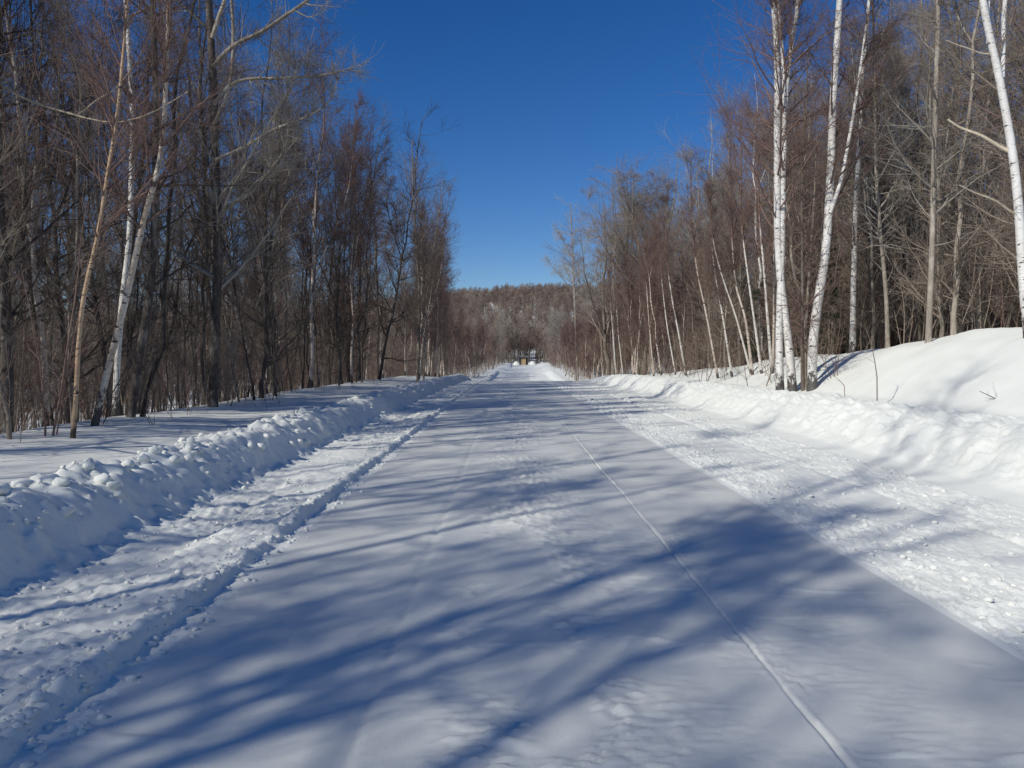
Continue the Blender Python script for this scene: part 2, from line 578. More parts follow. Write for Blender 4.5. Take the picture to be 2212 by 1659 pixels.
def sprout(g, P, R, per, t0, t1, ang, lenf, k, up, wander, r_frac=.55, r_tip=.0016, weight=None, rmax=.05):
    """children of every polyline in P; returns (P2, R2, parent, t)"""
    n, kk, _ = P.shape
    cnt = g.poisson(per, n) if np.isscalar(per) else g.poisson(per)
    par = np.repeat(np.arange(n), cnt)
    m = len(par)
    if m == 0:
        return np.zeros((0, k + 1, 3)), np.zeros((0, k + 1)), par, np.zeros(0)
    t = t0 + (t1 - t0) * g.random(m)
    f = t * (kk - 1)
    i = np.minimum(f.astype(int), kk - 2)
    fr = (f - i)[:, None]
    b = P[par, i] * (1 - fr) + P[par, i + 1] * fr
    tan = unit(P[par, i + 1] - P[par, i])
    rad = R[par, i] * (1 - fr[:, 0]) + R[par, i + 1] * fr[:, 0]
    rv = g.normal(size=(m, 3))
    side = unit(rv - (rv * tan).sum(1, keepdims=True) * tan)
    a = np.radians(ang[0] + (ang[1] - ang[0]) * g.random(m))[:, None]
    d = tan * np.cos(a) + side * np.sin(a)
    plen = np.linalg.norm(np.diff(P, axis=1), axis=2).sum(1)[par]
    L = lenf(t, plen, g.random(m))
    P2 = grow(g, b, d, L, k, up, wander)
    r0 = np.minimum(np.minimum(rad * r_frac, rmax), L * .0155 + .002)
    r0 = np.maximum(r0, r_tip * 1.3)
    R2 = r0[:, None] + (r_tip - r0)[:, None] * np.linspace(0, 1, k + 1)[None, :] ** .8
    return P2, R2, par, t


def crown_levels(g, stems, prm):
    """branches, boughs and twigs for a list of stems [(P(k,3), R(k))]; returns L1 and finer arrays"""
    L1, L2, L3 = [], [], []
    for P, R in stems:
        P, R = P[None], R[None]
        H = np.linalg.norm(np.diff(P[0], axis=0), axis=1).sum()
        a = sprout(g, P, R, prm['n1'] * prm.get('den', 1.0), prm['t0'], .98, prm['ang'],
                   lambda t, pl, u: prm['len1'] * H * (1.05 - prm.get('taper', .75) * np.clip((t - prm['t0']) / (1 - prm['t0']), 0, 1)) * (.45 + .75 * u),
                   6, prm['up'], prm['wander'], r_frac=prm.get('rf', .6), rmax=prm.get('r1max', .03))
        b = sprout(g, a[0], a[1], prm['n2'], .12, .97, (25, 60), lambda t, pl, u: pl * (.66 - .35 * t) * (.4 + .8 * u),
                   3, prm['up'] * 1.1, prm['wander'] * 1.2, rmax=.014, r_tip=.0030)
        bb = sprout(g, P, R, prm.get('nt', 20), max(.1, prm['t0'] - .1), 1., (30, 70), lambda t, pl, u: .25 + .6 * u, 2, .08, .2, r_tip=.0024)
        tw = lambda t, pl, u: .16 + np.minimum(pl * .6, .75) * (.3 + .9 * u)
        c = sprout(g, b[0], b[1], prm['n3'], .08, .98, (20, 52), tw, 1, prm['up'], .10, rmax=.0042, r_tip=.0018)
        c2 = sprout(g, a[0], a[1], prm['n3'] * 1.3, .25, 1., (20, 55), lambda t, pl, u: .15 + .6 * u, 1, prm['up'], .10, rmax=.0042, r_tip=.0018)
        L1.append(a[:2])
        L2 += [b[:2], bb[:2]]
        L3 += [c[:2], c2[:2]]
    return L1, L2, L3


def trunk_path(g, H, lean, bend, k=16):
    t = np.linspace(0, 1, k)
    a = g.random() * 6.28
    wob = np.cumsum(g.normal(size=(k, 2)) * .012, 0) * H
    wob -= wob[:1]
    P = np.zeros((k, 3))
    P[:, 2] = t * H
    P[:, 0] = lean[0] * H * t + bend * H * (t ** 2) * math.cos(a) + wob[:, 0] * .5
    P[:, 1] = lean[1] * H * t + bend * H * (t ** 2) * math.sin(a) + wob[:, 1] * .5
    P[0, :2] = 0
    return P


def trunk_radius(k, r, tip=.006, flare=.35, pw=.85):
    t = np.linspace(0, 1, k)
    R = tip + (r - tip) * (1 - t) ** pw
    R *= 1 + flare * np.exp(-t * 26)
    return R


KIND = {
    # tall white birch
    'birch': dict(n1=46, t0=.28, ang=(32, 62), len1=.22, up=.05, wander=.11, n2=11, n3=4.2, nt=30),
    # thin young birch with a red-brown broom of twigs
    'young': dict(n1=44, t0=.18, ang=(22, 45), len1=.23, up=.07, wander=.08, n2=10, n3=3.4, nt=30, taper=.6),
    # wide grey hardwood
    'grey': dict(n1=38, t0=.30, ang=(35, 70), len1=.30, up=.06, wander=.14, n2=14, n3=5, nt=20, r1max=.055, rf=.6, taper=.6),
    # brown pole with dead side twigs low down
    'pole': dict(n1=26, t0=.16, ang=(25, 60), len1=.12, up=.06, wander=.12, n2=6, n3=2.5, nt=16, taper=.5),
    'brown': dict(n1=58, t0=.07, ang=(36, 80), len1=.165, up=.055, wander=.13, n2=8.5, n3=2.1, nt=26, taper=.4),
}


def build_variant(kind, seed):
    g = np.random.default_rng(seed)
    if kind == 'birch':
        H, r, lean, bend = 13, .085, (g.normal() * .02, g.normal() * .02), .05
        tm, cm = 'birch', 'twig_red'
    elif kind == 'young':
        H, r, lean, bend = 8.5, .042, (g.normal() * .03, g.normal() * .03), .07
        tm, cm = 'birch_young', 'twig_red'
    elif kind == 'grey':
        H, r, lean, bend = 15, .105, (g.normal() * .02, g.normal() * .02), .04
        tm, cm = 'grey', 'twig_grey'
    elif kind == 'pole':
        H, r, lean, bend = 11, .036, (g.normal() * .04, g.normal() * .04), .09
        tm, cm = 'brown', 'twig_brown'
    else:
        H, r, lean, bend = 10.5, .055, (g.normal() * .04, g.normal() * .04), .06
        tm, cm = ('brown', 'twig_brown')
    P = trunk_path(g, H, lean, bend)
    P[:, 2] -= .35
    R = trunk_radius(16, r)
    stems = [(P, R)]
    forks = {'grey': 4, 'birch': 1, 'brown': 1, 'young': 1, 'pole': 0}[kind]
    for f in range(forks):
        t = .3 + .4 * g.random() if kind == 'grey' else .25 + .4 * g.random()
        i = int(t * 15)
        a = g.random() * 6.28
        d = np.array([[math.cos(a) * .55, math.sin(a) * .55, 1.0]])
        L = np.array([H * (1 - t) * (.7 + .25 * g.random())])
        FP = grow(g, P[i][None], d, L, 11, .10, .07)[0]
        stems.append((FP, np.linspace(R[i] * .7, .005, 12)))
    tr, cw = Geo(), Geo()
    for k, (p, rr) in enumerate(stems):
        tr.tubes(p[None], rr[None], 8 if k == 0 else 6)
    prm = dict(KIND[kind])
    prm['n1'] = prm['n1'] * (1 / len(stems)) * 1.3
    L1, L2, L3 = crown_levels(g, stems, prm)
    tgt = tr if kind == 'grey' else cw
    for a in L1:
        tgt.tubes(a[0], a[1], 5 if kind == 'grey' else 4)
    for a in L2 + L3:
        cw.tubes(a[0], a[1], 3)
    return tr, cw, tm, cm


# ------------------------------------------------------------------ ground
def axis(parts):
    """parts: (start, stop, step) consecutive"""
    out = []
    for a, b, s in parts:
        n = max(1, int(round(abs(b - a) / s)))
        out.append(np.linspace(a, b, n, endpoint=False))
    out.append(np.array([parts[-1][1]]))
    return np.concatenate(out)


ys = [1.6]
while ys[-1] < 150:
    y = ys[-1]
    ys.append(y + max(.015, .0052 * y if y < 70 else .012 * y))
ys = np.array(ys)
cols = axis([(-30, -12, 1.0), (-12, -7, .25), (-7, -4.45, .085), (-4.45, -3.05, .026), (-3.05, -1.75, .017), (-1.75, -.3, .035),
             (-.3, 1.15, .022), (1.15, 1.21, .012), (1.21, 1.34, .007), (1.34, 1.40, .012), (1.40, 2.55, .03), (2.55, 2.66, .008), (2.66, 3.6, .018), (3.6, 4.1, .025), (4.1, 5.25, .021),
             (5.25, 5.7, .04), (5.7, 7.6, .028), (7.6, 9, .08), (9, 13, .16), (13, 40, 1.2)])
GX, GY = np.meshgrid(cols, ys)
GX = GX + shift(GY)
GZ = land(GX, GY) + detail(GX, GY)


def sheet(name, x0, x1, mat):
    sel = np.where((cols >= x0 - 1e-6) & (cols <= x1 + 1e-6))[0]
    c0, c1 = sel[0], sel[-1]
    V = np.stack([GX[:, c0:c1 + 1], GY[:, c0:c1 + 1], GZ[:, c0:c1 + 1]], -1)
    r, c = V.shape[:2]
    idx = np.arange(r * c).reshape(r, c)
    q = np.stack([idx[:-1, :-1], idx[:-1, 1:], idx[1:, 1:], idx[1:, :-1]], -1).reshape(-1, 4)
    o = add_obj(name, mesh_np(name, V, quads=q, mats=[mat]))
    set_props(o, kind='structure')
    return o


sheet('snow_field_left', -30, -4.45, M['snow_soft'])
sheet('snow_bank_left', -4.45, -3.05, M['snow_rough'])
sheet('road_verge_left', -3.05, -1.75, M['snow_rough'])
sheet('snow_road', -1.75, 2.55, M['snow'])
sheet('road_verge_right', 2.55, 5.7, M['snow_rough'])
sheet('snow_bank_right', 5.7, 7.6, M['snow_rough'])
sheet('snow_slope_right', 7.6, 40, M['snow_soft'])


def hill_z(X, Y):
    X, Y = np.asarray(X, float), np.asarray(Y, float)
    up = sstep(285, 760, Y + 40 * vnoise(X * .006, Y * .004, 201))
    Hh = np.interp(X, [-700, -260, -120, -40, 60, 140, 700], [34, 36, 50, 57, 60, 66, 70])
    return up * (Hh * .94 + 6 * fbm(X * .012, Y * .010, 203, 3))


bx = np.concatenate([-np.geomspace(900, 31, 40), np.linspace(-30, 40, 57), np.geomspace(42, 900, 40)])
by = np.concatenate([-np.geomspace(300, 8, 16), np.linspace(-7, 150, 120), np.geomspace(153, 1500, 80)])
BX, BY = np.meshgrid(bx, by)
BX = BX + shift(np.minimum(BY, 260))
near = (BX - shift(np.minimum(BY, 260)) > -29.5) & (BX - shift(np.minimum(BY, 260)) < 39.5) & (BY > 1.9) & (BY < 149)
BZ = land(BX, np.minimum(BY, 400)) + hill_z(BX, BY) - np.where(near, .35, .0)
V = np.stack([BX, BY, BZ], -1)
r, c = V.shape[:2]
idx = np.arange(r * c).reshape(r, c)
q = np.stack([idx[:-1, :-1], idx[:-1, 1:], idx[1:, 1:], idx[1:, :-1]], -1).reshape(-1, 4)
set_props(add_obj('snow_ground', mesh_np('snow_ground', V, quads=q, mats=[M['snow_soft']])), kind='structure')


def gz(x, y):
    return float(land(np.array([x]), np.array([y]))[0])


# ------------------------------------------------------------------ loose snow clods
def clod_mesh(g, sub=2):
    """a knobbly broken lump"""
    import bmesh
    bm = bmesh.new()
    bmesh.ops.create_icosphere(bm, subdivisions=sub, radius=1)
    v = np.array([x.co[:] for x in bm.verts])
    f = np.array([[x.index for x in p.verts] for p in bm.faces])
    bm.free()
    n = unit(g.normal(size=(7, 3)))
    for a in n:
        h = .55 + .4 * g.random()
        dd = v @ a
        v -= np.where(dd > h, (dd - h) * .8, 0)[:, None] * a
    v *= (1 + .10 * np.sin(v[:, [1]] * 5 + g.random() * 6) + .07 * g.normal(size=(len(v), 1)))
    v *= np.array([[.8 + .5 * g.random(), .8 + .5 * g.random(), .6 + .3 * g.random()]])
    return v, f


CL = [clod_mesh(np.random.default_rng(900 + i)) for i in range(8)] + [clod_mesh(np.random.default_rng(940 + i), 1) for i in range(8)]


def clods(name, xs, yss, sizes, mat, seed):
    g = np.random.default_rng(seed)
    zs = land(xs, yss) + detail(xs, yss)
    VV, FF, o = [], [], 0
    for x, y, z, s in zip(xs, yss, zs, sizes):
        v, f = CL[g.integers(8) + (8 if s < .022 else 0)]
        a = g.random() * 6.28
        ca, sa = math.cos(a), math.sin(a)
        w = np.stack([v[:, 0] * ca - v[:, 1] * sa, v[:, 0] * sa + v[:, 1] * ca, v[:, 2]], 1) * s + np.array([x, y, z + s * .18])
        VV.append(w)
        FF.append(f + o)
        o += len(v)
    ob = add_obj(name, mesh_np(name, np.concatenate(VV), tris=np.concatenate(FF), mats=[mat], smooth=True))
    set_props(ob, kind='stuff')
    return ob


g = np.random.default_rng(77)


def spread(n, y0, y1, p=1.6):
    return y0 * (y1 / y0) ** (g.random(n) ** (1 / p * 1.0))


n = 1500
yy = 2.2 * (22 / 2.2) ** g.random(n)
u = g.random(n)
xx = np.where(u < .45, -1.93 + .10 * g.normal(size=n), -3.05 + 1.35 * g.random(n))
o = clods('snow_crumbs', xx + shift(yy), yy, .006 + .020 * g.random(n) ** 3, M['snow_rough'], 1)
set_props(o, 'small white snow crumbs strewn along the chewed strip below the shaded snowbank', 'snow')
n = 520
yy = 3 * (34 / 3) ** g.random(n)
xx = -3.66 + .26 * g.normal(size=n)
o = clods('snow_chunks', xx, yy, .012 + .065 * g.random(n) ** 3.6, M['snow_rough'], 2)
set_props(o, 'broken snow chunks heaped along the crest of the shaded snowbank', 'snow')
n = 900
yy = 4 * (24 / 4) ** g.random(n)
u = g.random(n)
xx = np.where(u < .5, 2.66 + .75 * g.random(n), np.where(u < .85, 4.2 + 1.0 * g.random(n), 3.4 + .8 * g.random(n)))
o = clods('snow_granules', xx, yy, .008 + .022 * g.random(n) ** 3, M['snow_rough'], 3)
set_props(o, 'loose snow granules scattered over the chewed lanes below the sunlit snowbank', 'snow')

# ------------------------------------------------------------------ trees: helpers
def pix(px, py, Y):
    """world point seen at pixel (2212 px wide picture) at distance Y along the road"""
    return np.array([(px - HX) / F * Y, Y, CAM_H - (py - HY) / F * Y])


def empty(name, loc, label=None, cat=None, group=None):
    o = bpy.data.objects.new(name, None)
    o.empty_display_size = .3
    COL.objects.link(o)
    o.location = loc
    set_props(o, label, cat, group)
    return o


def hero(name, label, Y, stems, tmat, cmat, kind, seed, extra=None, group=None, cat='tree', den=1.0, over=None, ydrift=.0, lmat=None):
    """stems: list of (pixel polyline from the foot up, base radius, tip radius); grown on past the frame when asked"""
    g = np.random.default_rng(seed)
    base = None
    paths = []
    for (pts, r0, r1, ext) in stems:
        P = np.array([pix(x, y, Y) for x, y in pts])
        if base is None:
            base = np.array([P[0, 0], Y, gz(P[0, 0], Y)])
        if ext:
            d = unit(P[-1] - P[-2]) * .5 + np.array([0, 0, .5])
            E = grow(g, P[-1][None], d[None], np.array([ext]), 5, .1, .05)[0]
            P = np.concatenate([P, E[1:]])
        t = np.linspace(0, 1, len(P))
        P[:, 1] += ydrift * t * (P[:, 2].max() - P[0, 2]) + .25 * np.sin(t * 3 + seed) * t
        k = max(10, len(P) * 2)
        P = resample(P, k)
        tt = np.linspace(0, 1, k)
        R = r1 + (r0 - r1) * (1 - tt) ** .8
        paths.append((P, R))
    root = empty(name, base, label, cat, group)
    foot_z = base[2]
    for i, (P, R) in enumerate(paths):
        onground = i == 0 or abs(P[0, 2] - foot_z) < .45
        if onground:
            d = unit(P[1] - P[0])
            foot = P[0] - d * max(.25, (P[0, 2] - foot_z) + .25)
            P = np.concatenate([foot[None], P])
            R = np.concatenate([[R[0] * 1.35], R])
            R[1] *= 1.12
        G = Geo()
        G.tubes((P - base)[None], R[None], 10)
        add_obj('trunk' if onground else 'limb', G.mesh(name + '_trunk', M[tmat if onground else (lmat or tmat)]), root)
    prm = dict(KIND[kind])
    prm.update(over or {})
    prm['den'] = den
    L1, L2, L3 = crown_levels(g, paths, prm)
    cw = Geo()
    for a in L1:
        cw.tubes(a[0] - base, a[1], 4)
    for a in L2 + L3:
        cw.tubes(a[0] - base, a[1], 3)
    add_obj('crown', cw.mesh(name + '_crown', M[cmat]), root)
    for (pts, r0, r1, mat) in (extra or []):
        P = resample(np.array([pix(x, y, Y) for x, y in pts]), 12)
        P[:, 1] += .02 * np.sin(np.arange(12))
        G = Geo()
        G.tubes((P - base)[None], np.linspace(r0, r1, 12)[None], 6)
        add_obj('branch', G.mesh(name + '_branch', M[mat]), root)
    return root


# ---- trees that stand out by the sunlit bank
hero('birch_tree', 'tall white birch of two crossing stems rising just behind the sunlit snowbank', 21,
     [([(1713, 839), (1705, 742), (1690, 650), (1681, 576), (1678, 500), (1676, 333), (1675, 117), (1665, 0)], .115, .05, 3.5),
      ([(1686, 839), (1682, 726), (1684, 629), (1688, 542), (1688, 433), (1691, 300), (1693, 200), (1705, 100), (1723, 0)], .10, .035, 3.0),
      ([(1690, 290), (1688, 217), (1683, 110), (1675, 17)], .05, .03, 2.5)],
     'birch', 'twig_red', 'birch', 301, over=dict(t0=.30, n1=40, len1=.26))
hero('birch_tree', 'white birch with peeling orange bark and a low fork, leaning beside the crossing pair', 20.5,
     [([(1756, 841), (1755, 742), (1761, 696), (1768, 642), (1778, 590), (1786, 540), (1790, 450), (1795, 333), (1796, 233), (1803, 117), (1808, 0)], .125, .055, 3.5),
      ([(1790, 462), (1797, 440), (1815, 393), (1831, 300), (1841, 247), (1855, 150), (1868, 50)], .05, .02, 2.0)],
     'birch', 'twig_red', 'birch', 302, over=dict(t0=.34, n1=38, len1=.26),
     extra=[([(1773, 612), (1781, 603), (1787, 596)], .03, .012, 'birch_gold'), ([(1768, 642), (1776, 632), (1783, 622)], .03, .012, 'birch_gold')])
hero('birch_tree', 'slim straight white birch standing a little back from the leaning forked birch', 26,
     [([(1843, 740), (1843, 642), (1845, 542), (1845, 467), (1850, 383), (1853, 283), (1855, 167), (1865, 50), (1868, 0)], .10, .04, 3.0)],
     'birch', 'twig_red', 'birch', 303, over=dict(t0=.2, n1=46, len1=.2))
hero('birch_tree', 'leaning white birch with pale broken branch stubs on top of the mound', 15,
     [([(2226, 735), (2216, 660), (2208, 576), (2205, 553), (2198, 467), (2185, 367), (2168, 283), (2145, 183), (2123, 103), (2108, 60), (2095, 0)], .095, .04, 3.0),
      ([(2156, 225), (2156, 190), (2155, 167), (2156, 90), (2150, 60), (2153, 0)], .045, .03, 2.5),
      ([(2123, 103), (2122, 60), (2121, 0)], .03, .025, 2.0)],
     'birch', 'twig_brown', 'birch', 304, over=dict(t0=.45, n1=14, len1=.2),
     extra=[([(2171, 329), (2141, 312), (2091, 287), (2060, 277), (2038, 263)], .034, .016, 'pale'),
            ([(2192, 465), (2150, 437), (2108, 420), (2065, 402)], .026, .012, 'pale'),
            ([(2125, 124), (2090, 118), (2060, 104), (2031, 96)], .016, .008, 'pale')])
hero('bare_tree', 'thin brown twin stems squeezed between the two big white birches', 20.8,
     [([(1736, 840), (1732, 760), (1730, 640), (1727, 520), (1722, 380), (1735, 250), (1738, 120)], .05, .012, 0),
      ([(1742, 840), (1738, 700), (1742, 600), (1752, 450), (1760, 300)], .045, .012, 0)],
     'brown', 'twig_red', 'brown', 305, over=dict(t0=.12, n1=36))
hero('bare_tree', 'straight grey trunk rising alone from the top of the snow mound', 19,
     [([(2006, 752), (2008, 629), (2010, 542), (2008, 442), (2010, 233), (2012, 100), (2014, 0)], .075, .04, 3.0)],
     'grey', 'twig_grey', 'brown', 306, over=dict(t0=.18, n1=40, len1=.2))
hero('bare_tree', 'slim grey-brown trunk leaning over the mound between birch and grey tree', 22,
     [([(1918, 735), (1916, 680), (1911, 609), (1898, 502), (1888, 380), (1884, 200), (1880, 40)], .06, .025, 2.0)],
     'grey', 'twig_grey', 'brown', 307, over=dict(t0=.2, n1=40))
# slim birches leaning over the road, a row that climbs the end of the bank
ROW = [([(1545, 782), (1525, 676), (1503, 582), (1493, 486), (1490, 400)], 31, .055),
       ([(1575, 770), (1560, 676), (1545, 600), (1536, 526), (1535, 470)], 30, .05),
       ([(1612, 765), (1588, 676), (1565, 616), (1541, 536), (1530, 450)], 29, .05),
       ([(1618, 745), (1608, 669), (1588, 629), (1580, 542), (1576, 442), (1572, 330)], 28, .055),
       ([(1632, 712), (1621, 642), (1608, 559), (1598, 492), (1595, 442), (1596, 330)], 27, .05),
       ([(1664, 755), (1656, 676), (1648, 582), (1638, 492), (1635, 442), (1630, 300)], 26, .06),
       ([(1671, 760), (1671, 610), (1669, 552), (1668, 430), (1672, 300)], 26.5, .05),
       ([(1480, 800), (1466, 720), (1450, 640), (1440, 560), (1437, 470)], 38, .06),
       ([(1458, 800), (1440, 700), (1428, 600), (1424, 520)], 40, .05),
       ([(1412, 803), (1402, 700), (1396, 620), (1392, 540)], 43, .05),
       ([(1330, 800), (1324, 720), (1318, 650), (1316, 590)], 52, .06),
       ([(1345, 800), (1335, 720), (1330, 640), (1332, 600)], 54, .055)]
ORD = ['first', 'second', 'third', 'fourth', 'fifth', 'sixth', 'seventh', 'eighth', 'ninth', 'tenth', 'eleventh', 'twelfth']
_o = sorted(range(len(ROW)), key=lambda i: ROW[i][1])
ROWL = {i: ORD[k] + ' slim birch after the crossing pair, leaning over the road' for k, i in enumerate(_o)}
for i, (pts, Y, r0) in enumerate(ROW):
    hero('birch_tree', ROWL[i], Y, [(pts, r0 * .8, .008, 1.2)],
         'birch_row' if i % 3 else 'birch_young', 'twig_red', 'young', 320 + i, group='slim leaning birches at the end of the sunlit bank', over=dict(n1=26, t0=.25, len1=.2, n2=6, n3=5))

# ---- trees that stand out by the shaded bank
hero('birch_tree', 'thin golden-barked birch leaning at the edge of the striped snowfield', 10.9,
     [([(158, 939), (167, 866), (175, 749), (187, 649), (203, 589), (223, 523), (233, 467), (245, 383), (263, 293), (275, 180), (282, 80)], .034, .012, 2.0)],
     'birch_gold', 'twig_red', 'young', 350, over=dict(t0=.35, n1=22))
hero('birch_tree', 'tan and white peeling birch leaning strongly over beside the thin golden one', 12.4,
     [([(205, 918), (227, 833), (247, 756), (267, 689), (283, 623), (297, 566), (307, 507), (330, 423), (343, 383), (357, 300), (362, 167), (367, 50)], .056, .018, 2.5)],
     'birch_tan', 'twig_red', 'birch', 351, over=dict(t0=.35, n1=34))
hero('birch_tree', 'thin upright white birch behind the strongly leaning peeling birch', 15,
     [([(250, 880), (257, 756), (267, 649), (278, 566), (283, 533), (290, 333), (293, 233), (283, 100), (280, 0)], .06, .03, 3.0)],
     'birch', 'twig_red', 'birch', 352, over=dict(t0=.35, n1=34))
hero('bare_tree', 'big dark forked tree spreading pale upper limbs above the shaded snowbank', 18,
     [([(460, 886), (463, 750), (472, 620), (474, 516), (470, 400), (470, 250), (466, 140), (460, 0)], .112, .06, 3.0),
      ([(474, 480), (490, 455), (510, 440), (545, 420), (580, 380), (620, 330)], .05, .012, 1.0),
      ([(470, 235), (480, 215), (500, 190), (517, 175), (583, 178), (660, 176), (733, 172), (805, 150)], .045, .008, 0),
      ([(470, 155), (480, 140), (510, 105), (567, 83), (620, 45), (667, 15), (720, -25)], .055, .012, 1.5),
      ([(468, 95), (483, 45), (500, 0), (510, -60)], .05, .02, 2.0),
      ([(470, 275), (500, 215), (510, 150), (512, 60), (505, -20)], .045, .02, 2.0),
      ([(472, 350), (540, 320), (600, 280), (660, 262), (720, 225)], .035, .01, .5)],
     'dark', 'twig_grey', 'grey', 353, lmat='grey', over=dict(t0=.2, n1=13, len1=.26, n2=8))
hero('bare_tree', 'dark leaning trunk between the peeling birch and the big forked tree', 14,
     [([(282, 905), (290, 850), (302, 765), (320, 683), (333, 600), (340, 520), (345, 400), (352, 250), (350, 100), (352, 0)], .075, .03, 2.5)],
     'dark', 'twig_dark', 'brown', 354, over=dict(t0=.2, n1=40))
hero('bare_tree', 'thick dark trunk with a long pale drooping branch at the striped snowfield', 11.5,
     [([(14, 946), (20, 850), (24, 700), (16, 520), (12, 300), (15, 130), (28, 0)], .085, .05, 3.0)],
     'dark', 'twig_dark', 'brown', 355, over=dict(t0=.15, n1=44, len1=.22),
     extra=[([(14, 190), (67, 227), (120, 240), (183, 257), (240, 280), (290, 270), (333, 257), (417, 207)], .022, .006, 'pale'),
            ([(180, 256), (205, 235), (250, 210), (290, 170)], .012, .004, 'pale')])
hero('bare_tree', 'pair of slender dark stems rising beside the bend of the shaded bank', 40,
     [([(902, 828), (905, 740), (908, 640), (900, 520), (895, 420), (893, 350)], .07, .02, 1.0),
      ([(915, 826), (920, 700), (926, 600), (945, 500), (955, 430)], .05, .015, 1.0)],
     'brown', 'twig_brown', 'young', 356, over=dict(t0=.15, n1=36))
hero('bare_tree', 'tall thin grey tree with a fan of bare limbs above the distant red-brown thicket', 100,
     [([(1246, 800), (1244, 700), (1238, 600), (1236, 520), (1232, 440)], .19, .03, 0),
      ([(1243, 640), (1222, 610), (1200, 585), (1180, 560)], .06, .02, 0),
      ([(1240, 600), (1256, 560), (1270, 520), (1276, 480)], .05, .015, 0),
      ([(1238, 560), (1215, 520), (1200, 490)], .05, .015, 0)],
     'grey', 'twig_grey', 'grey', 357, over=dict(t0=.42, n1=26, len1=.24, n2=10, n3=5))

# ------------------------------------------------------------------ trees: the many
VAR = {}
for kind, cnt in (('birch', 4), ('young', 5), ('grey', 4), ('brown', 6), ('pole', 6)):
    VAR[kind] = []
    for i in range(cnt):
        tr, cw, tm, cm = build_variant(kind, 1000 + 37 * i + 7 * len(kind))
        VAR[kind].append(dict(tr=tr, cw=cw, tm=tm, cm=cm, tmesh=tr.mesh(kind + '_trunk', M[tm]), cmesh=cw.mesh(kind + '_crown', M[cm])))


def plant(kind, name, x, y, s, label, group, g, lean=None, tmat=None, cmat=None):
    v = VAR[kind][g.integers(len(VAR[kind]))]
    root = empty(name, (x, y, gz(x, y)), label, 'tree', group)
    root.scale = (s * (.9 + .2 * g.random()),) * 2 + (s,)
    lx, ly = lean if lean else (g.normal() * .03, g.normal() * .03)
    root.rotation_euler = Euler((-ly, lx, g.random() * 6.28), 'XYZ')
    for nm, key, mm in (('trunk', 'tmesh', tmat), ('crown', 'cmesh', cmat)):
        o = add_obj(nm, v[key], root)
        if mm:
            o.material_slots[0].link = 'OBJECT'
            o.material_slots[0].material = M[mm]
    return root


taken = []
MARKS = []          # trees one can find, to tell their neighbours by
for _o in list(COL.objects):
    if _o.type == 'EMPTY' and _o.get('label'):
        MARKS.append(_o)
SHORT = {'tall white birch of two': 'the crossing white birches', 'white birch with peeling orange': 'the orange-patched birch',
         'slim straight white birch': 'the slim straight white birch', 'leaning white birch with pale broken': 'the broken-stub birch',
         'straight grey trunk': 'the lone straight grey trunk', 'slim grey-brown trunk': 'the grey-brown leaner',
         'thin golden-barked': 'the golden-barked birch', 'tan and white peeling': 'the leaning peeling birch', 'thin upright white birch': 'the upright white birch',
         'big dark forked tree': 'the big forked tree', 'dark leaning trunk between': 'the dark leaning trunk', 'thick dark trunk with': 'the drooping-branch tree',
         'pair of slender dark stems': 'the slender stem pair', 'tall thin grey tree': 'the tall thin grey tree'}
LM = [(o.location.x, o.location.y, v) for o in MARKS for k, v in SHORT.items() if o['label'].startswith(k)]


def near_to(x, y, side):
    """how this one stands to the tree one can find nearest to it"""
    best = min((l for l in LM if (l[0] < 0) == (side < 0)), key=lambda l: (l[0] - x) ** 2 + (l[1] - y) ** 2)
    d = math.hypot(best[0] - x, best[1] - y)
    back = abs(x) - abs(best[0])
    if d < 2.6:
        return 'close beside ' + best[2]
    if y > best[1] + 1.5 and y - best[1] > back:
        return ('further along the road past ' if d < 12 else 'well past ') + best[2]
    return ('in the wood behind ' if back > 0 else 'standing in front of ') + best[2]


def size_word(s, lo, hi):
    return 'short' if s < lo else 'tall' if s > hi else 'slim'




def free(x, y, d):
    for (a, b) in taken:
        if (a - x) ** 2 + (b - y) ** 2 < d * d:
            return False
    taken.append((x, y))
    return True


def scatter(n, fx, fy, d, g, tries=60):
    out = []
    for _ in range(n * tries):
        y = fy()
        x = fx(y)
        if free(x, y, d):
            out.append((x, y))
            if len(out) >= n:
                break
    return out


g = np.random.default_rng(5)
# edge of the wood beyond the shaded bank
for x, y in scatter(50, lambda y: -6.9 - 11 * g.random() ** 1.5, lambda: 9.5 + 38 * g.random() ** 1.25, .8, g):
    u = g.random()
    k = near_to(x, y, -1)
    if u < .60 or (y < 24 and u < .8):
        s = 1.0 + .5 * g.random()
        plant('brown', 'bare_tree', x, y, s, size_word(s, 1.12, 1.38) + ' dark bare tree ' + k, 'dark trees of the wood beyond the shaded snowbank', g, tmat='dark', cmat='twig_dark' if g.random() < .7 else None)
    elif u < .80:
        plant('grey', 'bare_tree', x, y, .8 + .3 * g.random(), 'spreading tree ' + k, 'spreading trees of the wood beyond the shaded snowbank', g, tmat='brown', cmat='twig_brown')
    else:
        plant('young', 'birch_tree', x, y, 1.25 + .5 * g.random(), 'thin pale birch ' + k, 'thin birches of the wood beyond the shaded snowbank', g)
for x, y in scatter(52, lambda y: -6.8 - 6 * g.random() ** 1.4, lambda: 10.5 + 30 * g.random(), .45, g):
    s = .75 + .5 * g.random()
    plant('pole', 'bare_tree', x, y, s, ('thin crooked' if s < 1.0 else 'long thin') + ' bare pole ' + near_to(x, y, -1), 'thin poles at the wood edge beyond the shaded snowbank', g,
          tmat='dark' if g.random() < .7 else None, cmat='twig_dark' if g.random() < .7 else None, lean=(.05 + .07 * g.normal(), .05 * g.normal()))
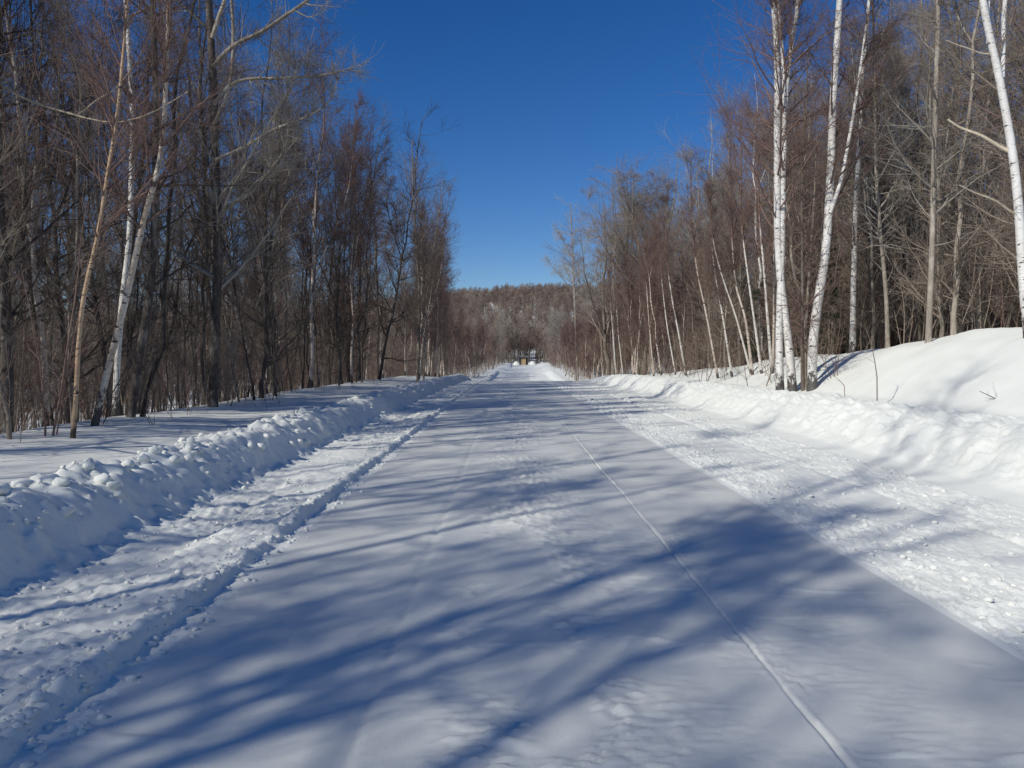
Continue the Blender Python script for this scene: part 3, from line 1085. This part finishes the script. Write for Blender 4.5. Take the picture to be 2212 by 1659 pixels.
# trees behind the photographer's shoulder that stripe the road with shade
SHADE_SEED = 4
gs = np.random.default_rng(SHADE_SEED)
for x, y in scatter(17, lambda y: -7.5 - 8 * gs.random(), lambda: -12 + 20 * gs.random(), 1.9, gs) + \
        scatter(5, lambda y: -7.0 - 4.0 * gs.random(), lambda: -8 + 7 * gs.random(), 1.0, gs):
    k = ('grey', 'brown', 'pole')[int(gs.random() * 3)]
    plant(k, 'bare_tree', x, y, min(.8 + .35 * gs.random(), (5.0 - x) * .92 / (15 if k == 'grey' else 10.5)),
          {'grey': 'spreading grey', 'brown': 'slim brown', 'pole': 'thin pole-like'}[k] + ' bare tree whose branches stripe the pressed snow of the road with shade',
          'trees casting shade across the road', gs)
# tall thin ones whose tops reach the mound with their shadows
for x, y in ((-9.2, -4.6), (-11.2, -2.6), (-10.1, -7.2)):
    plant('pole', 'bare_tree', x, y, 1.65, 'very tall thin pole whose shadow reaches the open face of the mound', 'tall poles shading the mound', gs, lean=(0, 0))
# young birches standing in front of the tall thin grey tree
for x, y in ((8.6, 86), (9.0, 90), (8.4, 93), (9.6, 88), (9.3, 96), (8.8, 80), (8.3, 99)):
    taken.append((x, y))
    plant('young', 'birch_tree', x, y, .8 + .25 * gs.random(), 'red-twigged birch at the foot of the tall thin grey tree', 'birches at the foot of the tall thin grey tree', gs, lean=(-.06, 0))
# young birches lining the far road on both sides
for x, y in scatter(34, lambda y: -5.2 - 4.5 * g.random() + float(shift(y)), lambda: 46 + 110 * g.random() ** 1.3, .9, g):
    row = 'at the edge of' if x - float(shift(y)) > -6.8 else 'set back from'
    part = 'before its dip' if y < 66 else 'along its dip' if y < 100 else 'past its dip'
    plant('young', 'birch_tree', x, y, (1.1 if y > 70 else 1.55) * (.85 + .25 * g.random()), 'slender birch %s the far road %s, shaded side' % (row, part),
          'young birches along the far road past the shaded bank', g, lean=(.03 + .03 * g.normal(), .02 * g.normal()))
for x, y in scatter(40, lambda y: 8.0 + 5 * g.random() + float(shift(y)), lambda: 42 + 110 * g.random() ** 1.3, .9, g):
    row = 'at the edge of' if x - float(shift(y)) < 9.8 else 'set back from'
    part = 'before its dip' if y < 66 else 'along its dip' if y < 100 else 'past its dip'
    plant('young', 'birch_tree', x, y, .85 + .35 * g.random(), 'leaning birch %s the far road %s, sunlit side' % (row, part),
          'young birches along the far road past the sunlit bank', g, lean=(-.09 + .04 * g.normal(), .02 * g.normal()))
# wood on and behind the mound
for x, y in scatter(75, lambda y: 10.8 + 11 * g.random() ** 1.2, lambda: 14.5 + 32 * g.random(), .8, g):
    if x / y < .18:
        continue
    u = g.random()
    k = near_to(x, y, 1)
    if u < .72:
        s = .85 + .45 * g.random()
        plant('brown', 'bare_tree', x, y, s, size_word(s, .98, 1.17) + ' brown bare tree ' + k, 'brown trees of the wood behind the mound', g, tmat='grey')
    elif u < .86:
        plant('grey', 'bare_tree', x, y, .75 + .2 * g.random(), 'spreading tree ' + k, 'spreading trees of the wood behind the mound', g, tmat='brown')
    else:
        plant('birch', 'birch_tree', x, y, .8 + .3 * g.random(), 'white-barked birch ' + k, 'birches of the wood behind the mound', g)
# tall grey crowns behind the leaning birches
for k, (x, y, sc) in enumerate([(8.9, 66, 1.18), (10.4, 62, 1.22), (12.2, 60, 1.15), (9.8, 73, 1.1), (11.6, 68, 1.2), (13.5, 66, 1.0), (14.2, 56, 1.05), (12.4, 50, .9), (9.6, 82, 1.15), (15.5, 62, 1.1), (11.0, 78, 1.25), (10.0, 57, 1.1), (13.0, 74, 1.3), (9.0, 72, 1.2)]):
    taken.append((x, y))
    o = plant('grey', 'bare_tree', x, y, sc, 'tall grey tree whose rounded crown rises behind the slim leaning birches', 'grey crowns behind the leaning birches', g,
              tmat='brown' if k % 2 else None, cmat='twig_brown' if k % 3 else None)
    o.scale = (sc * 1.35, sc * 1.35, sc)

# ------------------------------------------------------------------ forests too deep to count
def sapling_mesh(seed, H, stems, spread_, sides=4, n1=9, n2=3.5, foot=.05, tip=.0016):
    g = np.random.default_rng(seed)
    G = Geo()
    base = np.zeros((stems, 3))
    base[:, :2] = g.normal(size=(stems, 2)) * foot
    base[:, 2] = -.15
    d = np.stack([g.normal(size=stems) * spread_, g.normal(size=stems) * spread_, np.ones(stems)], 1)
    P = grow(g, base, d, H * (.6 + .5 * g.random(stems)), 8, .03, .07)
    R = np.linspace(.011, .0025, 9)[None] * (.7 + .5 * g.random((stems, 1))) * (H / 2.2) ** .5
    G.tubes(P, R, sides)
    a = sprout(g, P, R, n1, .15, 1, (25, 60), lambda t, pl, u: pl * .35 * (1.1 - .6 * t) * (.4 + .7 * u), 4, .05, .13, rmax=.006)
    G.tubes(a[0], a[1], 3)
    b = sprout(g, a[0], a[1], n2, .15, 1, (25, 60), lambda t, pl, u: pl * .5 * (.3 + .7 * u), 1, .05, .13, rmax=.004, r_tip=tip)
    G.tubes(b[0], b[1], 3)
    return G


BRUSH = [sapling_mesh(650 + i, 4.2, 7, .20, 4, 20, 7, .7, .0024).mesh('brush', M['twig_brown' if i % 2 else 'twig_red']) for i in range(4)]
lib = bpy.data.collections.new('tree_models')
LIBI = {}
for kind in VAR:
    for i, v in enumerate(VAR[kind]):
        sub = bpy.data.collections.new('%s_model_%d' % (kind, i))
        lib.children.link(sub)
        for nm, key in (('trunk', 'tmesh'), ('crown', 'cmesh')):
            ob = bpy.data.objects.new('model_' + nm, v[key])
            sub.objects.link(ob)
            if kind == 'brown' and nm == 'trunk' and i % 2:
                ob.material_slots[0].link = 'OBJECT'
                ob.material_slots[0].material = M['dark']
for i in range(4):
    # waist-high to head-high brush that fills the wood's floor
    sub = bpy.data.collections.new('zbrush_model_%d' % i)
    lib.children.link(sub)
    ob = bpy.data.objects.new('model_brush', BRUSH[i])
    sub.objects.link(ob)
# small spare trees for the far hill
hill_lib = bpy.data.collections.new('hill_tree_models')
for i in range(6):
    gg = np.random.default_rng(4000 + i)
    P = trunk_path(gg, 11, (gg.normal() * .02, gg.normal() * .02), .04, 8)
    R = trunk_radius(8, .13, .03)
    A, B = Geo(), Geo()
    A.tubes(P[None], R[None], 4)
    a = sprout(gg, P[None], R[None], 22, .3, 1, (25, 55), lambda t, pl, u: 3.6 * (1.1 - .7 * t) * (.5 + .7 * u), 3, .08, .1, rmax=.05, r_tip=.02)
    b = sprout(gg, a[0], a[1], 9, .2, 1, (25, 55), lambda t, pl, u: pl * .6 * (.5 + u), 1, .1, .1, rmax=.035, r_tip=.02)
    B.tubes(a[0], a[1], 3)
    B.tubes(b[0], np.maximum(b[1], .028), 3)
    va, qa = A.arrays()
    vb, qb = B.arrays()
    me = mesh_np('hill_tree', np.concatenate([va, vb]), quads=np.concatenate([qa, qb + len(va)]),
                 mats=[M['brown'], M[('twig_brown', 'twig_red', 'twig_brown')[i % 3]]], midx=np.r_[np.zeros(len(qa)), np.ones(len(qb))])
    hill_lib.objects.link(bpy.data.objects.new('hill_tree_model_%d' % i, me))


def forest(name, label, pts, rot, scl, idx, coll):
    me = bpy.data.meshes.new(name)
    me.from_pydata([tuple(p) for p in pts], [], [])
    for nm, typ, arr in (('rot', 'FLOAT_VECTOR', rot), ('scl', 'FLOAT', scl), ('idx', 'INT', idx)):
        at = me.attributes.new(nm, typ, 'POINT')
        if typ == 'FLOAT_VECTOR':
            at.data.foreach_set('vector', np.asarray(arr, np.float32).ravel())
        else:
            at.data.foreach_set('value', np.asarray(arr, np.int32 if typ == 'INT' else np.float32))
    o = add_obj(name, me)
    ng = bpy.data.node_groups.new(name + '_nodes', 'GeometryNodeTree')
    ng.interface.new_socket('Geometry', in_out='INPUT', socket_type='NodeSocketGeometry')
    ng.interface.new_socket('Geometry', in_out='OUTPUT', socket_type='NodeSocketGeometry')
    gi, go = ng.nodes.new('NodeGroupInput'), ng.nodes.new('NodeGroupOutput')
    ip = ng.nodes.new('GeometryNodeInstanceOnPoints')
    ci = ng.nodes.new('GeometryNodeCollectionInfo')
    ci.inputs['Collection'].default_value = coll
    ci.inputs['Separate Children'].default_value = True
    ci.inputs['Reset Children'].default_value = True
    L = ng.links.new
    L(gi.outputs[0], ip.inputs['Points'])
    L(ci.outputs[0], ip.inputs['Instance'])
    ip.inputs['Pick Instance'].default_value = True
    for nm, typ, sock in (('rot', 'FLOAT_VECTOR', 'Rotation'), ('scl', 'FLOAT', 'Scale'), ('idx', 'INT', 'Instance Index')):
        na = ng.nodes.new('GeometryNodeInputNamedAttribute')
        na.data_type = typ
        na.inputs['Name'].default_value = nm
        out = [s for s in na.outputs if s.name == 'Attribute' and s.enabled][0]
        L(out, ip.inputs[sock])
    L(ip.outputs[0], go.inputs[0])
    md = o.modifiers.new('instances', 'NODES')
    md.node_group = ng
    set_props(o, label, 'forest', None, 'stuff')
    return o


# index order in the collection is by name: birch 0-3, brown 4-9, grey 10-13, pole 14-19, young 20-24, brush 25-28
# weights: birch, brown, grey, young, brush, pole
def ids(g, n, w):
    w = list(w) + [1 - sum(w)]
    ks = g.choice(6, n, p=np.clip(w, 0, 1) / np.sum(np.clip(w, 0, 1)))
    lo, hi = np.array([0, 4, 10, 20, 25, 14])[ks], np.array([4, 10, 14, 25, 29, 20])[ks]
    return lo + (g.random(n) * (hi - lo)).astype(int)


def rnd_rot(g, n, lean=0.0):
    return np.stack([g.normal(size=n) * .03, lean + g.normal(size=n) * .03, np.zeros(n)], 1) if lean else \
        np.stack([g.normal(size=n) * .035, g.normal(size=n) * .035, g.random(n) * 6.28], 1)


def woods(name, label, n, xs, yy, w, smin, smax, g, lean=0.0):
    z = land(xs, yy) + hill_z(xs, yy)
    forest(name, label, np.stack([xs, yy, z], 1), rnd_rot(g, n, lean), smin + (smax - smin) * g.random(n), ids(g, n, w), lib)


n = 140
yy = 14 + 85 * g.random(n)
xx = -15 - 40 * g.random(n)
woods('left_forest', 'deep bare forest filling the low ground beyond the shaded snowbank', n, xx, yy, [.05, .26, .10, .09, 0], .8, 1.3, g)
n = 32
yy = -32 + 46 * g.random(n)
xx = -15.5 - 28 * g.random(n)
woods('side_forest', 'bare forest running on past the thick dark trunk beside the road', n, xx, yy, [.05, .6, .2, .15, 0], .8, 1.25, g)
n = 470
yy = 10.5 + 75 * g.random(n) ** 1.2
xx = -7.2 - 20 * g.random(n)
woods('left_brush', 'tangled brown brush filling the floor of the wood beyond the shaded snowbank', n, xx, yy, [0, 0, 0, 0, .55], .45, .95, g)
n = 480
yy = 52 + 205 * g.random(n)
xx = shift(yy) - 5.4 - 24 * g.random(n) ** 1.4
woods('left_thicket', 'red-brown birch thicket along the far road past the shaded bank', n, xx, yy, [.0, .10, .02, .46, .22], .85, 1.2, g)
n = 540
yy = 46 + 210 * g.random(n)
xx = shift(yy) + 8.8 + 26 * g.random(n) ** 1.4
woods('right_thicket', 'red-brown birch thicket along the far road past the sunlit bank', n, xx, yy, [.0, .10, .02, .46, .22], .85, 1.2, g, lean=-.07)
n = 280
yy = 17 + 60 * g.random(n)
xx = 14 + 36 * g.random(n)
keep = xx / yy > .14
n = int(keep.sum())
woods('right_forest', 'deep bare sunlit forest filling the ground behind the snow mound', n, xx[keep], yy[keep], [.06, .48, .12, .08, 0], 1.0, 1.4, g)
n = 460
yy = 16 + 40 * g.random(n)
xx = 11.6 + 22 * g.random(n) ** 1.2
keep = xx / yy > .17
n = int(keep.sum())
woods('right_brush', 'tangled grey-brown brush filling the floor of the sunlit wood behind the mound', n, xx[keep], yy[keep], [0, 0, 0, 0, .5], .6, 1.1, g)
n = 12000
yy = 262 + 560 * g.random(n) ** .9
xx = -40 + (g.random(n) - .5) * (yy * 1.1)
# a thinner, snow-showing slope at the hill's foot
kp = (g.random(n) < .5 + .5 * sstep(430, 520, yy + 60 * vnoise(xx * .02, yy * .01, 7))) & ~((np.abs(xx - shift(yy)) < 9) & (yy < 285))
xx, yy = np.r_[xx[kp], -50 + 115 * g.random(520)], np.r_[yy[kp], 263 + 75 * g.random(520)]
n = len(xx)
forest('hill_forest', 'leafless grey forest covering the far snowy hill', np.stack([xx, yy, land(xx, np.minimum(yy, 400)) + hill_z(xx, yy) - .2], 1),
       rnd_rot(g, n), .75 + .5 * g.random(n), g.integers(0, 6, n), hill_lib)

# ------------------------------------------------------------------ saplings and brush poking out of the snow
SAP = [sapling_mesh(600 + i, 2.6, 1 + i % 3, .22) for i in range(6)]
SAPM = [s.mesh('sapling', M['twig_red' if k % 2 else 'twig_brown']) for k, s in enumerate(SAP)]
g = np.random.default_rng(8)
for x, y in scatter(95, lambda y: -5.6 - 3.4 * g.random() ** .8, lambda: 7.5 + 32 * g.random() ** 1.3, .3, g):
    o = add_obj('sapling', SAPM[g.integers(6)], None, (x, y, gz(x, y)))
    s = (.35 + .95 * g.random()) * (.6 if x > -6.3 else 1.1)
    o.scale = (s, s, s)
    o.rotation_euler = (.15 * g.normal(), .2 + .2 * g.normal(), g.random() * 6.28)
    set_props(o, 'thin bare sapling ' + near_to(x, y, -1), 'sapling', 'saplings behind the shaded bank')
for x, y in scatter(64, lambda y: 7.6 + 2.8 * g.random(), lambda: 20 + 27 * g.random(), .3, g):
    o = add_obj('sapling', SAPM[g.integers(6)], None, (x, y, gz(x, y)))
    s = .4 + .9 * g.random()
    o.scale = (s, s, s)
    o.rotation_euler = (.15 * g.normal(), -.1 + .2 * g.normal(), g.random() * 6.28)
    set_props(o, 'bank-slope sapling ' + near_to(x, y, 1), 'sapling', 'saplings on the slope behind the sunlit bank')
for x, y in scatter(60, lambda y: 11.0 + 5 * g.random(), lambda: 15 + 20 * g.random(), .3, g):
    o = add_obj('sapling', SAPM[g.integers(3) * 2], None, (x, y, gz(x, y)))
    s = .7 + 1.1 * g.random()
    o.scale = (s, s, s)
    o.rotation_euler = (.1 * g.normal(), .1 * g.normal(), g.random() * 6.28)
    set_props(o, 'twiggy mound-top sapling ' + near_to(x, y, 1), 'sapling', 'saplings on top of the mound')


def arc_stem(name, label, pts, Y, r0, r1, mat, seed):
    g = np.random.default_rng(seed)
    P = np.array([pix(x, y, Yy) for (x, y), Yy in zip(pts, np.broadcast_to(Y, len(pts)))])
    P = resample(P, 14)
    base = np.array([P[0, 0], P[0, 1], gz(P[0, 0], P[0, 1])])
    P[0, 2] = base[2] - .1
    R = np.linspace(r0, r1, 14)
    G = Geo()
    G.tubes((P - base)[None], R[None], 5)
    a = sprout(g, P[None], R[None], 5, .3, 1, (25, 60), lambda t, pl, u: .1 + .35 * u, 4, .04, .15, rmax=.004)
    G.tubes(a[0] - base, a[1], 3)
    o = add_obj(name, G.mesh(name, M[mat]), None, base)
    set_props(o, label, 'twig')


arc_stem('bent_sapling', 'single bent brown stem standing alone on the bare face of the mound', [(1898, 825), (1893, 790), (1885, 750), (1868, 700)], 15.6, .012, .004, 'twig_brown', 1)
arc_stem('bent_sapling', 'short dark twig sticking out low on the mound near the peeling birch', [(1828, 835), (1815, 822), (1800, 808)], 17.5, .010, .004, 'twig_brown', 2)
arc_stem('fallen_branch', 'dark forked branch lying across the mound face above the sunlit bank', [(2225, 868), (2190, 866), (2160, 864), (2120, 845)], 13.0, .016, .005, 'dark', 3)

# ------------------------------------------------------------------ low spruces behind the white birches
def spruce_geo(seed, H):
    g = np.random.default_rng(seed)
    T, C = Geo(), Geo()
    P = trunk_path(g, H, (0, 0), .01, 8)
    P[:, 2] -= .2
    R = trunk_radius(8, .06)
    T.tubes(P[None], R[None], 6)
    a = sprout(g, P[None], R[None], 62, .06, .98, (75, 100), lambda t, pl, u: (1.02 - t) * H * .30 * (.7 + .4 * u) + .1, 6, -.015, .05, rmax=.012)
    T.tubes(a[0], a[1], 4)
    b = sprout(g, a[0], a[1], 13, .15, 1, (35, 60), lambda t, pl, u: pl * .42 * (1.1 - .7 * t) * (.5 + .6 * u) + .05, 3, -.02, .08, rmax=.006)
    # needles: short thin spikes crowding the twigs
    for src in (a, b):
        c = sprout(g, src[0], src[1], 20 if src is a else 8, .1, 1, (35, 70), lambda t, pl, u: .05 + .06 * u, 1, .0, .05, rmax=.010, r_tip=.003)
        C.tubes(c[0], np.maximum(c[1], [[.010, .003]]), 3)
    C.tubes(b[0], np.maximum(b[1], .005), 3)
    return T, C


SPR = [spruce_geo(700 + i, 5.0) for i in range(2)]
SPRM = [(t.mesh('spruce_trunk', M['brown']), c.mesh('spruce_crown', M['spruce'])) for t, c in SPR]
for i, (px, Y, s) in enumerate([(1640, 33, .8), (1745, 31, .95), (1800, 30, 1.0), (1838, 32, 1.15), (1890, 29, .95), (1935, 30, 1.05), (1975, 33, 1.0), (1700, 36, 1.0), (2080, 28, .8), (1790, 27, .6)]):
    x = (px - HX) / F * Y
    root = empty('spruce_tree', (x, Y, gz(x, Y)), 'low dark green spruce hidden among trunks behind the white birches', 'tree', 'low spruces behind the white birches')
    root.scale = (s, s, s)
    root.rotation_euler = (0, 0, i * 1.7)
    add_obj('trunk', SPRM[i % 2][0], root)
    add_obj('crown', SPRM[i % 2][1], root)

# ------------------------------------------------------------------ the hut at the road's end
def box(c, s):
    x, y, z = c
    a, b, d = s[0] / 2, s[1] / 2, s[2] / 2
    v = [(x + i * a, y + j * b, z + k * d) for i in (-1, 1) for j in (-1, 1) for k in (-1, 1)]
    f = [(0, 1, 3, 2), (4, 6, 7, 5), (0, 4, 5, 1), (2, 3, 7, 6), (0, 2, 6, 4), (1, 5, 7, 3)]
    return np.array(v), np.array(f)


def boxes(name, bl, mat, parent):
    V, Fq, o = [], [], 0
    for c, s in bl:
        v, f = box(c, s)
        V.append(v)
        Fq.append(f + o)
        o += 8
    return add_obj(name, mesh_np(name, np.concatenate(V), quads=np.concatenate(Fq), mats=[mat], smooth=False), parent)


HYd = 255.0
hx = (1131 - HX) / F * HYd
hz = float(zroad(HYd))
hut = empty('hut', (hx, HYd, hz), 'small hut with a tan timber front under a wide grey roof at the road end', 'hut')
for k in range(6):
    boxes('plank', [((-.5 + .2 * k, 0, 1.2), (.19, .08, 2.4))], M['hut'], hut)
for s in (-1, 1):
    boxes('post', [((s * .72, -.02, 1.2), (.14, .16, 2.4))], M['hut'], hut)
    boxes('recess_shade_panel', [((s * 1.12, .5, 1.1), (.6, .1, 2.2))], M['hut_dark'], hut)  # shade of the recess under the roof, put into a dark panel colour
boxes('wall', [((0, 1.6, 1.1), (2.6, .1, 2.2))], M['hut_dark'], hut)
rv = np.array([.8, 1, 1]) * np.array([(-2.15, -.7, 2.5), (2.15, -.7, 2.62), (2.15, 2.1, 2.75), (-2.15, 2.1, 2.63), (-2.15, -.7, 2.72), (2.15, -.7, 2.84), (2.15, 2.1, 2.97), (-2.15, 2.1, 2.85)])
rq = [(0, 3, 2, 1), (4, 5, 6, 7), (0, 1, 5, 4), (1, 2, 6, 5), (2, 3, 7, 6), (3, 0, 4, 7)]
add_obj('roof', mesh_np('roof', rv, quads=rq, mats=[M['roof']], smooth=False), hut)
boxes('beam', [((0, -.1, 2.42), (2.1, .18, .14))], M['hut_dark'], hut)


def heap(name, label, x, y, a, b, h, seed):
    n = 26
    t = np.linspace(-1, 1, n)
    U, W = np.meshgrid(t, t)
    r = np.sqrt(U * U + W * W)
    z = h * np.clip(1 - r ** 2.2, -.2, 1) + .12 * h * fbm(U * 2.5, W * 2.5, seed, 3)
    V = np.stack([U * a, W * b, z], -1)
    idx = np.arange(n * n).reshape(n, n)
    q = np.stack([idx[:-1, :-1], idx[:-1, 1:], idx[1:, 1:], idx[1:, :-1]], -1).reshape(-1, 4)
    o = add_obj(name, mesh_np(name, V, quads=q, mats=[M['snow_rough']]), None, (x, y, gz(x, y) - .05))
    set_props(o, label, 'snow heap')


heap('snow_heap', 'low heap of white snow at the hut on the side of the small sign', hx - 2.4, HYd - 3, 1.2, 1.3, 1.3, 5)
heap('snow_heap', 'rounded heap of white snow at the hut on the side away from the sign', hx + 2.7, HYd - 3, 1.5, 1.3, 1.4, 6)
sx = (1103 - HX) / F * 190
sg = empty('sign_board', (sx, 190, gz(sx, 190)), 'small blank blue-grey sign board on two posts by the far road', 'sign')
boxes('panel', [((0, 0, .95), (.75, .04, .9))], M['sign'], sg)
for s in (-1, 1):
    boxes('post', [((s * .3, .05, .6), (.07, .07, 1.5))], M['hut_dark'], sg)
